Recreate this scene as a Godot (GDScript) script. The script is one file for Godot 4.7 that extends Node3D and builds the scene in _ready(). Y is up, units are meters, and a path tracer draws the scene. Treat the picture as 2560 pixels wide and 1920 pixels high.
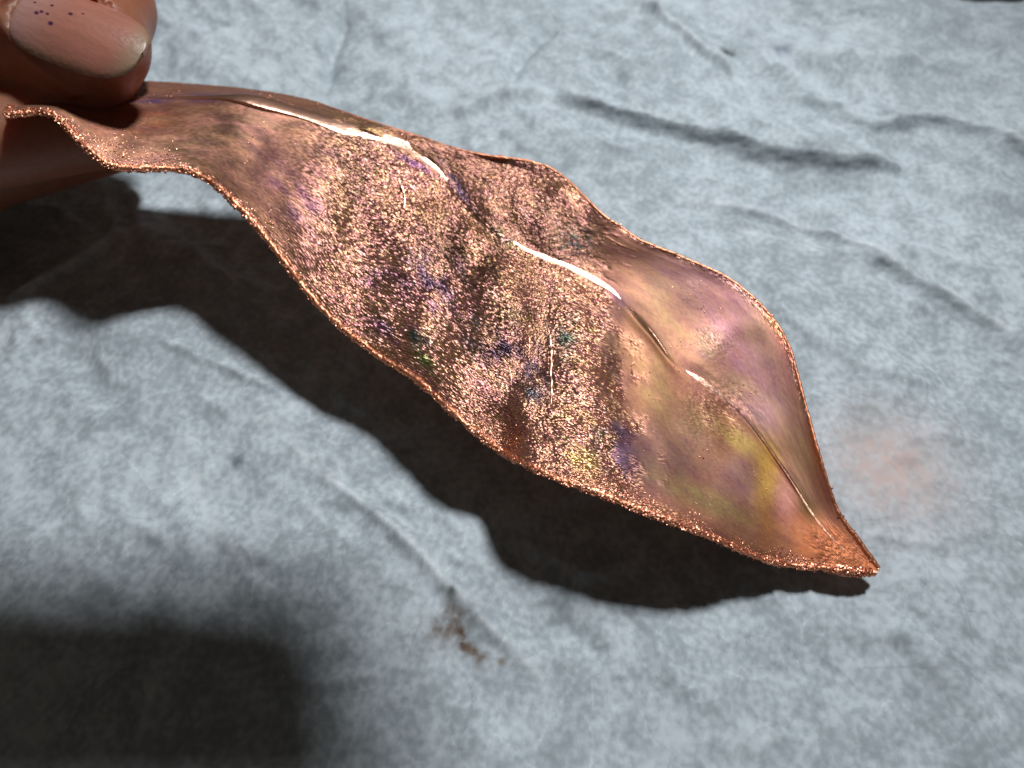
extends Node3D
# A copper-plated leaf held between finger and thumb above a wrinkled pale cloth, lit by one lamp. Metres, y up; the cloth lies at y = 0.

const CAM_H := 0.10
const PITCH := 58.0
const FPX := 1926.0                      # focal length in pixels of the 2560 x 1920 photograph
var fw := Vector3.ZERO
var upv := Vector3.ZERO
var rng := RandomNumberGenerator.new()
var leaf_node: Node3D

func _ready():
	rng.seed = 71
	var th := deg_to_rad(PITCH)
	fw = Vector3(0, -sin(th), -cos(th))
	upv = Vector3(0, cos(th), -sin(th))
	# ---- camera
	var cam := Camera3D.new()
	cam.name = "camera"
	add_child(cam)
	cam.look_at_from_position(Vector3(0, CAM_H, 0), Vector3(0, CAM_H, 0) + fw, Vector3.UP)
	var at := CameraAttributesPhysical.new()
	at.frustum_focal_length = 24.06
	at.frustum_near = 0.004
	at.frustum_far = 20.0
	at.frustum_focus_distance = 0.0985
	at.exposure_aperture = 17.0
	cam.attributes = at
	cam.fov = 53.0
	cam.near = 0.004
	cam.far = 20.0
	cam.current = true
	# ---- surroundings and exposure
	var e := Environment.new()
	e.background_mode = Environment.BG_COLOR
	e.background_color = Color(0.228, 0.208, 0.190)
	e.background_energy_multiplier = 1.0
	e.tonemap_mode = Environment.TONE_MAPPER_LINEAR
	e.tonemap_exposure = 1.0
	e.sdfgi_enabled = true
	e.ssao_enabled = true
	e.ssil_enabled = true
	var we := WorldEnvironment.new()
	we.name = "surroundings"
	we.environment = e
	add_child(we)
	# ---- the lamp, above and beyond the leaf, a little to the right
	var lamp := SpotLight3D.new()
	lamp.name = "lamp"
	lamp.position = Vector3(0.098, 0.375, -0.205)
	lamp.light_color = Color(0.985, 0.99, 1.0)
	lamp.light_energy = 0.19
	lamp.light_size = 0.025
	lamp.spot_range = 5.0
	lamp.spot_attenuation = 2.0
	lamp.spot_angle = 33.0
	lamp.spot_angle_attenuation = 1.0
	lamp.shadow_enabled = true
	add_child(lamp)
	lamp.look_at_from_position(lamp.position, Vector3(-0.025, 0.0, -0.10), Vector3.UP)

	build_table()
	build_cloth()
	build_shade_card()
	build_leaf()
	build_hand()

# ------------------------------------------------------------------ helpers
func ray(x: float, y: float) -> Vector3:
	return fw + Vector3.RIGHT * ((x - 1280.0) / FPX) - upv * ((y - 960.0) / FPX)

func at_depth(x: float, y: float, d: float) -> Vector3:
	return Vector3(0, CAM_H, 0) + ray(x, y) * d

func at_height(x: float, y: float, h: float) -> Vector3:      # the point seen at x, y that lies h above the cloth
	var r := ray(x, y)
	return Vector3(0, CAM_H, 0) + r * ((h - CAM_H) / r.y)

func seen(p: Vector3) -> Vector2:
	var v := p - Vector3(0, CAM_H, 0)
	var z := v.dot(fw)
	return Vector2(1280.0 + FPX * v.x / z, 960.0 - FPX * v.dot(upv) / z)

func lin(r: float, g: float, b: float) -> Color:
	return Color(r, g, b).linear_to_srgb()

func put(called: String, mesh: Mesh, m: Material, parent: Node) -> MeshInstance3D:
	var o := MeshInstance3D.new()
	o.name = called
	o.mesh = mesh
	o.material_override = m
	o.cast_shadow = GeometryInstance3D.SHADOW_CASTING_SETTING_ON
	parent.add_child(o, true)
	return o

func tag(o: Node, label: String, category: String):
	o.set_meta("label", label)
	o.set_meta("category", category)

func grid(nu: int, nv: int, p: PackedVector3Array, uv: PackedVector2Array, flip := false, close_v := false) -> ArrayMesh:
	# p[i * nv + j]; the normal is du x dv, or its opposite
	var n := PackedVector3Array()
	n.resize(nu * nv)
	var s := -1.0 if flip else 1.0
	for i in nu:
		var i0 := maxi(i - 1, 0) * nv
		var i1 := mini(i + 1, nu - 1) * nv
		for j in nv:
			var j0 := j - 1
			var j1 := j + 1
			if close_v:
				if j0 < 0: j0 = nv - 2
				if j1 > nv - 1: j1 = 1
			else:
				j0 = maxi(j0, 0)
				j1 = mini(j1, nv - 1)
			var c := (p[i1 + j] - p[i0 + j]).cross(p[i * nv + j1] - p[i * nv + j0])
			n[i * nv + j] = c.normalized() * s if c.length_squared() > 1e-26 else Vector3.UP
	var idx := PackedInt32Array()
	idx.resize((nu - 1) * (nv - 1) * 6)
	var k := 0
	for i in nu - 1:
		for j in nv - 1:
			var a := i * nv + j
			var b := a + nv
			var q := [a, a + 1, b, b, a + 1, b + 1] if not flip else [a, b, a + 1, b, b + 1, a + 1]
			for t in 6:
				idx[k + t] = q[t]
			k += 6
	var arr := []
	arr.resize(Mesh.ARRAY_MAX)
	arr[Mesh.ARRAY_VERTEX] = p
	arr[Mesh.ARRAY_NORMAL] = n
	if uv.size() == p.size():
		arr[Mesh.ARRAY_TEX_UV] = uv
	arr[Mesh.ARRAY_INDEX] = idx
	var me := ArrayMesh.new()
	me.add_surface_from_arrays(Mesh.PRIMITIVE_TRIANGLES, arr)
	return me

func noise(sd: int, freq: float, kind := FastNoiseLite.TYPE_SIMPLEX_SMOOTH, oct := 1) -> FastNoiseLite:
	var f := FastNoiseLite.new()
	f.seed = sd
	f.noise_type = kind
	f.frequency = freq
	if oct > 1:
		f.fractal_type = FastNoiseLite.FRACTAL_FBM
		f.fractal_octaves = oct
	else:
		f.fractal_type = FastNoiseLite.FRACTAL_NONE
	return f

func tex(im: Image) -> ImageTexture:
	im.generate_mipmaps()
	return ImageTexture.create_from_image(im)

# ------------------------------------------------------------------ table and cloth
func build_table():
	var m := StandardMaterial3D.new()
	m.albedo_color = lin(0.03, 0.035, 0.035)
	m.roughness = 0.6
	var b := BoxMesh.new()
	b.size = Vector3(0.9, 0.02, 0.7)
	var o := put("table_top", b, m, self)
	o.position = Vector3(0, -0.0165, -0.08)
	o.set_meta("kind", "structure")
	o.set_meta("label", "dark table top showing at the far right corner beyond the cloth")

const CX0 := -0.2
const CX1 := 0.2
const CZ1 := 0.1
const CNX := 720
const CNZ := 720

func cloth_far(x: float) -> float:
	return -0.1668 + 0.050 * (x - 0.085) - 0.004 * sin(x * 31.0 + 1.0) * clampf((0.05 - x) * 20.0, 0, 1) - 0.02 * clampf((0.06 - x) * 12.0, 0.0, 1.0)

func crease(hgt: PackedFloat32Array, px: Array, h: float, w_near: float, w_far: float, fade := 0.2):
	# a fold along the given line: height h, falling off over w_near metres towards the viewer and w_far away from him
	var line := PackedVector2Array()
	for k in px:
		var q := at_height(k[0], k[1], 0.0)
		line.append(Vector2(q.x, q.z))
	# round the line off
	for it in 2:
		var r := PackedVector2Array([line[0]])
		for k in line.size() - 1:
			r.append(line[k].lerp(line[k + 1], 0.25))
			r.append(line[k].lerp(line[k + 1], 0.75))
		r.append(line[-1])
		line = r
	var total := 0.0
	var run := PackedFloat32Array([0.0])
	for k in line.size() - 1:
		total += line[k].distance_to(line[k + 1])
		run.append(total)
	var lo := line[0]
	var hi := line[0]
	for q in line:
		lo = lo.min(q)
		hi = hi.max(q)
	var mar := 2.6 * maxf(w_near, w_far)
	var i0 := clampi(int((lo.x - mar - CX0) / (CX1 - CX0) * (CNX - 1)), 0, CNX - 1)
	var i1 := clampi(int((hi.x + mar - CX0) / (CX1 - CX0) * (CNX - 1)), 0, CNX - 1)
	for i in range(i0, i1 + 1):
		var x := CX0 + (CX1 - CX0) * i / (CNX - 1)
		var zf := cloth_far(x)
		var j0 := clampi(int((lo.y - mar - zf) / (CZ1 - zf) * (CNZ - 1)), 0, CNZ - 1)
		var j1 := clampi(int((hi.y + mar - zf) / (CZ1 - zf) * (CNZ - 1)), 0, CNZ - 1)
		for j in range(j0, j1 + 1):
			var p := Vector2(x, zf + (CZ1 - zf) * j / (CNZ - 1))
			var best := 1e9
			var side := 1.0
			var along := 0.0
			for k in line.size() - 1:
				var a := line[k]
				var d := line[k + 1] - a
				var t := clampf((p - a).dot(d) / d.length_squared(), 0.0, 1.0)
				var q := a + d * t - p
				if q.length_squared() < best:
					best = q.length_squared()
					side = d.cross(p - a)
					along = run[k] + d.length() * t
			best = sqrt(best)
			var w := w_near if side > 0.0 else w_far
			var f := minf(1.0, minf(along, total - along) / (fade * total + 1e-6))
			f = f * f * (3.0 - 2.0 * f)
			hgt[i * CNZ + j] += h * f * exp(-pow(best / w, 1.7))

func build_cloth():
	var hgt := PackedFloat32Array()
	hgt.resize(CNX * CNZ)
	var soft := noise(3, 26.0, FastNoiseLite.TYPE_SIMPLEX_SMOOTH, 3)
	var fold_a := noise(9, 22.0)
	var fold_b := noise(10, 52.0)
	var fold_c := noise(11, 34.0)
	var warp := noise(14, 55.0, FastNoiseLite.TYPE_SIMPLEX_SMOOTH, 2)
	var fine := noise(12, 700.0, FastNoiseLite.TYPE_SIMPLEX_SMOOTH, 2)
	for i in CNX:
		var x := CX0 + (CX1 - CX0) * i / (CNX - 1)
		var zf := cloth_far(x)
		for j in CNZ:
			var z := zf + (CZ1 - zf) * j / (CNZ - 1)
			var q := Vector2(x * 0.82 + z * 0.57, z * 0.82 - x * 0.57) * Vector2(0.75, 1.25)      # the sheet is creased mostly one way
			q += Vector2(warp.get_noise_2d(x, z), warp.get_noise_2d(x + 3.0, z)) * 0.006
			var far := 1.0 - smoothstep(-0.10, -0.03, z)
			hgt[i * CNZ + j] = 0.0010 * soft.get_noise_2d(x, z) - (0.0010 + 0.0016 * far) * absf(fold_a.get_noise_2d(q.x, q.y)) - (0.0003 + 0.0008 * far) * absf(fold_b.get_noise_2d(q.x, q.y)) + (0.0003 + 0.0004 * far) * absf(fold_c.get_noise_2d(x, z)) + 0.00002 * fine.get_noise_2d(x, z)
	var big := PackedFloat32Array()
	big.resize(CNX * CNZ)
	crease(big, [[1330, 225], [1480, 262], [1640, 300], [1800, 345], [1960, 388], [2120, 420], [2230, 418], [2320, 385]], 0.0031, 0.0011, 0.012, 0.16)
	crease(big, [[2060, 283], [2140, 300], [2210, 322], [2310, 285], [2400, 302], [2560, 372], [2700, 440]], 0.0026, 0.0013, 0.006, 0.2)
	crease(big, [[1690, 478], [1860, 505], [2050, 560], [2200, 640], [2400, 750], [2600, 870]], 0.0016, 0.0014, 0.0016, 0.25)
	for k in CNX * CNZ:
		hgt[k] += big[k]
	crease(hgt, [[1570, 5], [1680, 60], [1780, 130], [1860, 185]], 0.0022, 0.0012, 0.003)
	crease(hgt, [[1950, 140], [1990, 190], [2030, 255]], 0.0015, 0.002, 0.003)
	crease(hgt, [[2000, 175], [2080, 150], [2200, 145], [2330, 165]], 0.0026, 0.004, 0.008)
	crease(hgt, [[1400, 45], [1340, 90], [1290, 150], [1265, 215]], -0.0024, 0.0016, 0.0020)
	crease(hgt, [[870, 5], [850, 60], [815, 150], [800, 245]], -0.0022, 0.0015, 0.0018)
	crease(hgt, [[760, 80], [790, 130], [830, 180]], -0.0013, 0.0014, 0.0016)
	crease(hgt, [[480, 62], [580, 40], [700, 8]], -0.0018, 0.0014, 0.002)
	crease(hgt, [[1130, 300], [1180, 262], [1260, 235], [1380, 222]], 0.0022, 0.0016, 0.004)
	crease(hgt, [[1960, 470], [2080, 480], [2190, 455]], -0.0012, 0.0016, 0.003)
	crease(hgt, [[2250, 440], [2400, 478], [2560, 500]], 0.0012, 0.0018, 0.003)
	crease(hgt, [[780, 1160], [880, 1230], [1000, 1335], [1130, 1470], [1250, 1590], [1370, 1700]], 0.0011, 0.0013, 0.0016)
	crease(hgt, [[830, 1180], [900, 1222], [990, 1290], [1060, 1370]], -0.0009, 0.0009, 0.0014)
	crease(hgt, [[1360, 1540], [1450, 1590], [1520, 1660]], -0.0008, 0.0012, 0.0016)
	crease(hgt, [[420, 1440], [400, 1580], [385, 1700], [330, 1900]], 0.0011, 0.0015, 0.0026)
	crease(hgt, [[-20, 750], [120, 690], [250, 620], [360, 555]], 0.0012, 0.001, 0.002)
	crease(hgt, [[380, 1230], [440, 1300], [500, 1390]], 0.0008, 0.0016, 0.002)
	crease(hgt, [[2200, 1540], [2350, 1660], [2480, 1800]], 0.0007, 0.0015, 0.003)
	crease(hgt, [[2050, 860], [2200, 930], [2400, 960]], 0.0007, 0.0016, 0.003)
	for k in 60:                       # small random creases of the crumpled sheet
		var x := rng.randf_range(200.0, 2500.0)
		var y := 1900.0 * pow(rng.randf(), 1.5)
		var a := rng.randf_range(-0.5, 1.1) if rng.randf() < 0.7 else rng.randf_range(-1.6, 1.6)
		var l := rng.randf_range(160.0, 640.0)
		var bend := rng.randf_range(-0.5, 0.5)
		var pts := []
		for t in 5:
			var g := a + bend * (t / 4.0 - 0.5)
			pts.append([x + cos(g) * l * (t / 4.0 - 0.5), y + sin(g) * l * (t / 4.0 - 0.5)])
		crease(hgt, pts, (rng.randf_range(0.35, 1.0) if rng.randf() < 0.75 else rng.randf_range(-0.7, -0.3)) * 0.001, rng.randf_range(0.0008, 0.0018), rng.randf_range(0.0008, 0.0022), 0.45)
	var p := PackedVector3Array()
	var uv := PackedVector2Array()
	p.resize(CNX * CNZ)
	uv.resize(CNX * CNZ)
	for i in CNX:
		var x := CX0 + (CX1 - CX0) * i / (CNX - 1)
		var zf := cloth_far(x)
		for j in CNZ:
			var z := zf + (CZ1 - zf) * j / (CNZ - 1)
			p[i * CNZ + j] = Vector3(x, hgt[i * CNZ + j], z)
			uv[i * CNZ + j] = Vector2((x - CX0) / (CX1 - CX0), (z + 0.2 - big[i * CNZ + j]) / 0.32)
	var W := 1600
	var Hh := 1200
	# mottled pulp: coarse clouds, blots and fibres
	var a := noise(21, 0.043, FastNoiseLite.TYPE_SIMPLEX_SMOOTH, 4).get_image(W, Hh, false, false, false)
	var b := noise(22, 0.18, FastNoiseLite.TYPE_SIMPLEX_SMOOTH, 3).get_image(W, Hh, false, false, false)
	var c := noise(23, 0.0065, FastNoiseLite.TYPE_SIMPLEX_SMOOTH, 2).get_image(W, Hh, false, false, false)
	a.convert(Image.FORMAT_L8)
	b.convert(Image.FORMAT_L8)
	c.convert(Image.FORMAT_L8)
	var da := a.get_data()
	var db := b.get_data()
	var dc := c.get_data()
	var out := PackedByteArray()
	out.resize(W * Hh * 3)
	var lut := PackedByteArray()
	lut.resize(1024 * 3)
	for k in 1024:
		var t := clampf((k / 1023.0 - 0.30) / 0.42, 0.0, 1.0)
		t = t * t * (3.0 - 2.0 * t)
		var col := Color(0.300, 0.348, 0.375).lerp(Color(0.520, 0.588, 0.628), t).linear_to_srgb()
		lut[k * 3] = int(col.r * 255.0)
		lut[k * 3 + 1] = int(col.g * 255.0)
		lut[k * 3 + 2] = int(col.b * 255.0)
	for k in W * Hh:
		var v := ((da[k] * 38 + db[k] * 38 + dc[k] * 24) * 1023) / 25500
		v *= 3
		out[k * 3] = lut[v]
		out[k * 3 + 1] = lut[v + 1]
		out[k * 3 + 2] = lut[v + 2]
	var im := Image.create_from_data(W, Hh, false, Image.FORMAT_RGB8, out)
	for k in 5200:                     # fibres of the tissue
		var x := rng.randf() * W
		var y := rng.randf() * Hh
		var head := rng.randf() * TAU
		var turn := rng.randfn(0.0, 0.05)
		var f := rng.randf_range(1.02, 1.06) if rng.randf() < 0.55 else rng.randf_range(0.94, 0.98)
		for t in rng.randi_range(12, 46):
			x += cos(head)
			y += sin(head)
			head += turn
			if x < 0 or y < 0 or x >= W or y >= Hh:
				break
			var old := im.get_pixel(int(x), int(y))
			im.set_pixel(int(x), int(y), Color(old.r * f, old.g * f, old.b * f))
	var crest_light := {}
	# bright fold crests: their highlight painted pale into the tissue colour
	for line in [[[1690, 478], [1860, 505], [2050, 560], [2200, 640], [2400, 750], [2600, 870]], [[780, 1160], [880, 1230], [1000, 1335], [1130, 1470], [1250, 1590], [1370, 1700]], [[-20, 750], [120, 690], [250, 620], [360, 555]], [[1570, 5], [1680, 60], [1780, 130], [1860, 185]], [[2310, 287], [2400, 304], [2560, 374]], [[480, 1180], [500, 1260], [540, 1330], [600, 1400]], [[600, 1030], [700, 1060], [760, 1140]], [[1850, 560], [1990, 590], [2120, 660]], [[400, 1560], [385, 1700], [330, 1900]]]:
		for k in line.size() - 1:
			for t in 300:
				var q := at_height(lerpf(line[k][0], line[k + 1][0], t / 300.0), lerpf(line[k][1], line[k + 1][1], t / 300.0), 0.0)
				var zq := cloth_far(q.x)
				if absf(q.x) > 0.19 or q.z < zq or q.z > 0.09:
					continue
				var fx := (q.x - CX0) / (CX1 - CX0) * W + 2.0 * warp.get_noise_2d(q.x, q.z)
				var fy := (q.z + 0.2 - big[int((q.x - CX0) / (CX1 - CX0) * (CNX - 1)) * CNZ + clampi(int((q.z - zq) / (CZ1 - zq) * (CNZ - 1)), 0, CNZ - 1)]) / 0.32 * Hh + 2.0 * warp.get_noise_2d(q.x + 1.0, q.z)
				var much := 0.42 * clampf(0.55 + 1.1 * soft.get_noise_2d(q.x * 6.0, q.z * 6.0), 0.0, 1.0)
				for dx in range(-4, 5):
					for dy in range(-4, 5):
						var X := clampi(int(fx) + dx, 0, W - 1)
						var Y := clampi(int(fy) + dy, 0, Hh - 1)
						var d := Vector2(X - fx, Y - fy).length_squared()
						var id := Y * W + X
						crest_light[id] = maxf(crest_light.get(id, 0.0), much * exp(-d / 5.0))
	for id in crest_light:
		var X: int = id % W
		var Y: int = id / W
		im.set_pixel(X, Y, im.get_pixel(X, Y).lerp(Color(0.90, 0.92, 0.93), crest_light[id]))
	# stains
	var sn := noise(5, 0.10, FastNoiseLite.TYPE_SIMPLEX_SMOOTH, 3)
	for s in [[1125, 1560, 0.0030, 0.0021, Color(0.13, 0.095, 0.07), 0.75, -0.62], [1160, 1605, 0.0017, 0.0010, Color(0.08, 0.05, 0.035), 0.85, 1.1], [1195, 1640, 0.0020, 0.0010, Color(0.12, 0.085, 0.06), 0.65, 0.5], [1255, 1650, 0.0007, 0.0005, Color(0.17, 0.13, 0.09), 0.5, 0.0], [1132, 1480, 0.0009, 0.0011, Color(0.09, 0.11, 0.10), 0.8, 0.0],
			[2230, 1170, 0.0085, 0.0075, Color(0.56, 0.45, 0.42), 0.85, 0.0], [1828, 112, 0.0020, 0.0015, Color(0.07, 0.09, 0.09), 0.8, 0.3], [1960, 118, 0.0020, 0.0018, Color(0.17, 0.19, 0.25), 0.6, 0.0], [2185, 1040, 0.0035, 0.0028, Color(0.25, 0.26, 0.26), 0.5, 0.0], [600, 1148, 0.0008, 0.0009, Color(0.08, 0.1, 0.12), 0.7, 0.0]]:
		var q := at_height(s[0], s[1], 0.0)
		var zq := cloth_far(q.x)
		var spot := uv[int((q.x - CX0) / (CX1 - CX0) * (CNX - 1)) * CNZ + clampi(int((q.z - zq) / (CZ1 - zq) * (CNZ - 1)), 0, CNZ - 1)]
		var cx: float = spot.x * W
		var cy: float = spot.y * Hh
		var R := int(maxf(s[2], s[3]) * 4000.0 * 2.0)
		for yy in range(-R, R + 1):
			for xx in range(-R, R + 1):
				var X := int(cx) + xx
				var Y := int(cy) + yy
				if X < 0 or Y < 0 or X >= W or Y >= Hh:
					continue
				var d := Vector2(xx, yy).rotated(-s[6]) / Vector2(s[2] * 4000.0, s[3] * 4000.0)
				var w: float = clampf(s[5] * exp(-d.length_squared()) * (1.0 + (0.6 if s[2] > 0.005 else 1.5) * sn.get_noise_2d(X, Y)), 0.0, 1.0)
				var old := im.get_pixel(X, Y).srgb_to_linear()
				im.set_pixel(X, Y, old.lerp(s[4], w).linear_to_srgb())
	var m := StandardMaterial3D.new()
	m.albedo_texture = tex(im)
	m.roughness = 0.75
	m.backlight_enabled = true
	m.backlight = Color(0.25, 0.245, 0.23)
	m.metallic_specular = 0.3
	var bn := noise(31, 0.16, FastNoiseLite.TYPE_SIMPLEX_SMOOTH, 3).get_image(512, 512, false, false, true)
	bn.bump_map_to_normal_map(2.0)
	m.normal_enabled = true
	m.normal_texture = tex(bn)
	m.normal_scale = 0.35
	m.uv1_scale = Vector3(1, 1, 1)
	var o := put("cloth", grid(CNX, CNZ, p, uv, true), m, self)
	tag(o, "wrinkled pale blue grey mottled cloth spread under the copper leaf", "cloth")

func build_shade_card():
	# added card, unseen above the cloth, shaped only to shade the lower left corner
	var st := SurfaceTool.new()
	st.begin(Mesh.PRIMITIVE_TRIANGLES)
	var m := StandardMaterial3D.new()
	m.albedo_color = lin(0.03, 0.028, 0.026)
	m.roughness = 0.7
	var a := Vector3(-0.150, 0.0715, -0.0652)
	var b := Vector3(0.0075, 0.0920, -0.0745)
	var c := Vector3(0.0262, 0.1220, -0.0660)
	var d := Vector3(-0.150, 0.0980, -0.0526)
	var n := (b - a).cross(a - d).normalized() * 0.0012
	var outline := [a]
	for t in 7:
		var u := t / 6.0
		outline.append((b + (a - b) * 0.06).lerp(b, u).lerp(b.lerp(b + (c - b) * 0.22, u), u))
	outline.append(c)
	outline.append(d)
	for k in range(1, outline.size() - 1):
		for q in [outline[0] + n, outline[k] + n, outline[k + 1] + n, outline[0], outline[k + 1], outline[k]]:
			st.add_vertex(q)
	for k in outline.size():
		var l := (k + 1) % outline.size()
		for q in [outline[l] + n, outline[k] + n, outline[k], outline[l] + n, outline[k], outline[l]]:
			st.add_vertex(q)
	st.generate_normals()
	var o := put("added_shade_card", st.commit(), m, self)
	tag(o, "added dark card above the frame, unseen, placed to cast the soft shadow at lower left", "card")

# ------------------------------------------------------------------ leaf
# station: lower edge x, y | midrib x, y | far edge x, y | heights in mm of lower edge, near half, midrib, far half, far edge
const ST := [
	[18, 283, 30, 262, 70, 240, 30, 29.4, 27.6, 25, 22],
	[128, 281, 170, 243, 215, 216, 29.2, 28.3, 26.4, 24, 21.5],
	[212, 362, 320, 243, 345, 203, 27.2, 26.6, 24.8, 22.6, 20.5],
	[290, 414, 450, 243, 470, 209, 25.2, 25.4, 24.6, 22.5, 20],
	[480, 428, 600, 243, 620, 222, 22.6, 24.2, 25.7, 22.9, 20],
	[600, 520, 740, 277, 760, 246, 20.8, 22.6, 23.4, 21.9, 20],
	[700, 640, 880, 325, 905, 294, 18.0, 20.5, 21.2, 21.0, 20.2],
	[800, 765, 1000, 368, 1040, 337, 14.2, 17.6, 19.4, 19.8, 19.5],
	[920, 870, 1085, 417, 1180, 382, 11.8, 15.3, 17.6, 18.2, 19.0],
	[1040, 948, 1150, 490, 1320, 402, 12.2, 14.8, 16.4, 17.6, 18.8],
	[1150, 1045, 1230, 565, 1400, 434, 13.0, 14.6, 15.6, 17.0, 18.4],
	[1250, 1125, 1310, 622, 1500, 530, 10.8, 13.8, 14.5, 16.1, 18.0],
	[1312, 1158, 1364, 645, 1556, 570, 14.4, 13.8, 14.0, 15.3, 17.0],
	[1390, 1192, 1420, 666, 1610, 605, 15.4, 13.6, 13.6, 14.7, 16.4],
	[1500, 1232, 1530, 725, 1710, 645, 15.4, 12.9, 12.9, 13.7, 15.4],
	[1600, 1272, 1620, 810, 1820, 695, 14.6, 11.8, 11.6, 12.6, 14.6],
	[1700, 1308, 1690, 905, 1910, 770, 13.4, 10.5, 10.2, 11.4, 13.6],
	[1790, 1345, 1770, 962, 1970, 860, 11.2, 9.2, 9.0, 10.0, 12.2],
	[1880, 1385, 1870, 1045, 2005, 985, 6.8, 7.0, 7.2, 8.2, 10.2],
	[1965, 1410, 1965, 1175, 2047, 1140, 3.9, 4.8, 5.3, 6.2, 8.0],
	[2060, 1421, 2045, 1300, 2092, 1275, 3.0, 3.8, 4.0, 4.4, 5.2],
	[2130, 1429, 2115, 1378, 2142, 1345, 2.8, 3.2, 3.4, 3.6, 4.0],
	[2190, 1433, 2192, 1428, 2197, 1422, 2.6, 2.7, 2.7, 2.7, 2.7],
]
var rows := []                 # five PackedVector3Arrays of control points
var wav: FastNoiseLite
var bump: FastNoiseLite
var bump2: FastNoiseLite

func cat(r: PackedVector3Array, s: float) -> Vector3:
	var n := r.size() - 1
	var t := clampf(s, 0.0, 1.0) * n
	var k := mini(int(t), n - 1)
	t -= k
	var p0: Vector3 = r[maxi(k - 1, 0)] if k > 0 else r[0] * 2.0 - r[1]
	var p3: Vector3 = r[k + 2] if k + 2 <= n else r[n] * 2.0 - r[n - 1]
	return r[k].cubic_interpolate(r[k + 1], p0, p3, t)

func section(s: float) -> PackedVector3Array:
	var q := PackedVector3Array()
	for k in 5:
		q.append(cat(rows[k], s))
	return q

func across(q: PackedVector3Array, v: float) -> Vector3:      # two parabolas that meet in a crease at the midrib
	var k := 0 if v < 0.5 else 2
	var t := v * 2.0 if v < 0.5 else v * 2.0 - 1.0
	return q[k] * ((2.0 * t - 1.0) * (t - 1.0)) + q[k + 1] * (4.0 * t * (1.0 - t)) + q[k + 2] * (t * (2.0 * t - 1.0))

func on_leaf(s: float, v: float) -> Vector3:
	return across(section(s), v)

func leaf_normal(s: float, v: float) -> Vector3:
	var e := 0.004
	var du := on_leaf(minf(s + e, 1), v) - on_leaf(maxf(s - e, 0), v)
	var dv := on_leaf(s, minf(v + e, 1)) - on_leaf(s, maxf(v - e, 0))
	return du.cross(dv).normalized()

func find(px: float, py: float) -> Vector2:
	var best := 1e12
	var at := Vector2.ZERO
	for i in 221:
		var q := section(i / 220.0)
		for j in 61:
			var d := seen(across(q, j / 60.0)).distance_squared_to(Vector2(px, py))
			if d < best:
				best = d
				at = Vector2(i / 220.0, j / 60.0)
	return at

func hollow(s: float) -> float:          # where the crease beside the midrib is deep
	return 0.8 * exp(-pow((s - 0.435) / 0.045, 2.0)) + exp(-pow((s - 0.685) / 0.040, 2.0)) + 0.9 * exp(-pow((s - 0.85) / 0.045, 2.0))

func relief(s: float, v: float, c: Vector3, g: float) -> float:      # waves and pleats of the blade
	var pleat := smoothstep(0.22, 0.34, s) * (1.0 - smoothstep(0.62, 0.74, s))
	var keep := minf(1.0, minf(v, 1.0 - v) * 14.0) * minf(1.0, maxf(0.0, absf(v - 0.5) - 0.05 * exp(-pow((s - 0.265) / 0.10, 2.0))) * 16.0) * minf(1.0, (1.0 - s) * 12.0)
	var d := keep * ((0.00026 + 0.00046 * g) * wav.get_noise_3dv(c) + pleat * 0.00044 * sin(TAU * (s + 0.05 * v) / 0.115 - 1.1) * sin(PI * clampf(v * 2.0, 0.0, 1.0)))
	return d - 0.00062 * hollow(s) * exp(-pow((v - 0.484) / (0.022 if v < 0.484 else 0.010), 2.0))

func metal(col: Color, rough: float) -> StandardMaterial3D:
	var m := StandardMaterial3D.new()
	m.albedo_color = col
	m.metallic = 1.0
	m.roughness = rough
	return m

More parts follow.
